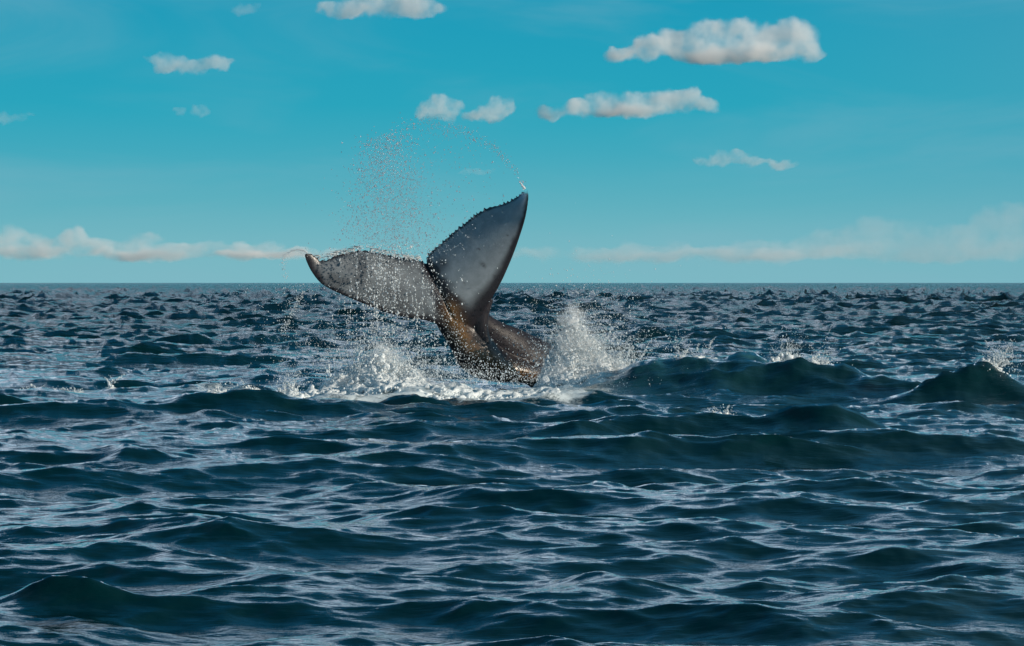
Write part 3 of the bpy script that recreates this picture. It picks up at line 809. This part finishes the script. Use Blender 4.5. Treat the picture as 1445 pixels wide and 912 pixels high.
# ------------------------------------------------------------------ clouds
def cloud(label, puffs, dist, dens, depth_ratio=0.5, nscale=1.0, flat=None, group='clouds'):
    """puffs: px, py, rx, ry in photo pixels; a lumpy closed body filled with an uneven volume"""
    pc = np.array([(p[0], p[1]) for p in puffs], float)
    c0 = at(pc[:, 0].mean(), pc[:, 1].mean(), dist)
    u = PX * dist
    L = []
    rc = np.random.default_rng(len(label))
    extra = []
    for (px, py, rx, ry) in puffs:      # smaller side puffs break up the outline
        for _ in range(1 if len(puffs) > 4 else 2):
            q = rc.uniform(0.45, 0.7)
            extra.append((px + rc.uniform(-0.9, 0.9) * rx, py - rc.uniform(-0.35, 0.55) * ry, rx * q * 1.2, ry * q))
    puffs = list(puffs) + extra
    for k, (px, py, rx, ry) in enumerate(puffs):
        c = at(px, py, dist) - c0
        L.append((c[0], ((k * 37) % 11 - 5) * 0.03 * rx * u, c[2], rx * u, max(rx, ry) * depth_ratio * u, ry * u))
    # body: union of ellipsoids through a voxel remesh
    b = bmesh.new()
    for (x, y, z, a, bb, cc) in L:
        mt = Matrix.Translation((x, y, z)) @ Matrix.Diagonal((a * 1.12, bb * 1.12, cc * 1.12, 1))
        bmesh.ops.create_icosphere(b, subdivisions=3, radius=1.0, matrix=mt)
    me_ = bpy.data.meshes.new('cloud_raw'); b.to_mesh(me_); b.free()
    t_ = bpy.data.objects.new('cloud_raw', me_); COL.objects.link(t_)
    mm = t_.modifiers.new('remesh', 'REMESH'); mm.mode = 'VOXEL'; mm.voxel_size = min(p[3] for p in puffs) * u * 0.42
    dg_ = bpy.context.evaluated_depsgraph_get()
    fin = bpy.data.meshes.new_from_object(t_.evaluated_get(dg_)); bpy.data.objects.remove(t_); bpy.data.meshes.remove(me_)
    fin.name = 'cloud'
    o = bpy.data.objects.new('cloud', fin); COL.objects.link(o); o.location = c0
    m, T = material('cloud_vapour')
    tcc = T.n('ShaderNodeTexCoord').outputs['Object']
    nb = T.n('ShaderNodeTexNoise', ins={'Vector': tcc, 'Scale': nscale / (u * 34), 'Detail': 4, 'Roughness': 0.55})
    warp = T.vmath('SCALE', T.vmath('SUBTRACT', nb.outputs['Color'], (0.5, 0.5, 0.5)))
    warp.node.inputs['Scale'].default_value = u * 30
    p2 = T.vmath('ADD', tcc, warp)
    acc = None
    for (x, y, z, a, bb, cc) in L:
        q = T.vmath('DIVIDE', T.vmath('SUBTRACT', p2, (x, y, z)), (a, bb, cc))
        dd = T.vmath('LENGTH', q, out=1)
        e = T.smooth(dd, 1.0, 0.25)
        acc = e if acc is None else T.math('ADD', acc, e)
    acc = T.smooth(acc, 0.18, 1.0)
    acc = T.math('MULTIPLY', acc, T.smooth(nb.outputs[0], 0.30, 0.62, 0.15, 1.0))
    dn = T.math('MULTIPLY', acc, dens * 1.05 / (u * 20))
    vol = T.n('ShaderNodeVolumeScatter', ins={'Color': (0.97, 0.985, 0.995, 1), 'Density': dn, 'Anisotropy': -0.1})
    T.n('ShaderNodeOutputMaterial', ins={'Volume': vol.outputs[0]})
    fin.materials.clear(); fin.materials.append(m)
    tag(o, label, 'cloud', group)
    return o

cloud('largest white cumulus cloud high at the right', [(875, 78, 34, 16), (915, 68, 38, 24), (955, 58, 36, 30), (995, 56, 42, 36), (1045, 58, 42, 36), (1090, 56, 40, 36), (1130, 50, 38, 34), (1145, 72, 26, 20), (1000, 78, 80, 16), (1080, 76, 70, 18)], 6000, 1.5)
cloud('long flat cloud below the largest cloud', [(775, 158, 28, 16), (815, 154, 32, 18), (855, 147, 32, 22), (895, 143, 32, 22), (935, 140, 36, 24), (970, 142, 34, 22), (1000, 150, 26, 14), (890, 156, 70, 12)], 6300, 1.4)
cloud('small bright cloud under the long flat cloud', [(995, 228, 22, 9), (1025, 226, 22, 13), (1045, 221, 22, 15), (1065, 228, 24, 10), (1098, 233, 22, 8)], 6800, 1.0)
cloud('rounded left puff of the pair above the whale', [(600, 158, 22, 16), (618, 150, 26, 24), (636, 156, 22, 20)], 6400, 1.5)
cloud('rounded right puff of the pair above the whale', [(680, 160, 24, 14), (700, 155, 24, 20), (716, 148, 18, 20)], 6400, 1.4)
cloud('two-lobed pale cloud at the upper left', [(228, 88, 26, 17), (250, 92, 30, 15), (278, 92, 32, 15), (305, 88, 28, 17)], 6500, 0.9)
cloud('grey flat-based cloud cut by the top edge', [(470, 14, 34, 15), (505, 8, 44, 22), (550, 4, 48, 26), (595, 10, 38, 20)], 5800, 1.0)
cloud('tiny faint cloud below the two-lobed cloud', [(256, 160, 12, 8), (281, 156, 17, 13)], 6600, 0.7)
cloud('faint small cloud near the top edge at the left', [(338, 16, 18, 10), (352, 11, 17, 11)], 6500, 0.45)
cloud('faint flat wisp at the left edge of the sky', [(0, 168, 28, 11), (28, 166, 18, 9)], 6900, 0.35)
cloud('thin short wisp between the flukes and the cloud pair', [(672, 244, 22, 6), (690, 243, 12, 5)], 6900, 0.4)
cloud('bank of low white clouds along the horizon at the left', [(-30, 340, 50, 32), (15, 338, 40, 26), (60, 344, 40, 20), (105, 340, 38, 24), (150, 348, 40, 16), (195, 345, 36, 20), (245, 352, 44, 14), (300, 348, 30, 14), (340, 353, 40, 12), (380, 349, 36, 16), (430, 356, 44, 12), (480, 358, 40, 10), (40, 356, 90, 14), (200, 360, 110, 11), (380, 361, 110, 9)], 11000, 0.75)
cloud('faint band of low cloud along the horizon right of the whale', [(760, 358, 50, 16), (830, 358, 50, 16), (890, 355, 40, 18), (950, 354, 40, 18), (1010, 356, 34, 16), (1060, 350, 40, 20), (1120, 352, 50, 22), (1180, 356, 50, 20), (900, 362, 120, 12), (1080, 362, 120, 14)], 11500, 0.26)
cloud('tall dim cloud mass over the horizon at the right edge', [(1150, 345, 50, 24), (1210, 335, 60, 32), (1280, 335, 60, 36), (1350, 340, 60, 34), (1410, 332, 55, 44), (1470, 330, 60, 50), (1200, 352, 120, 18), (1380, 354, 130, 24), (1420, 305, 60, 26)], 12000, 0.17)
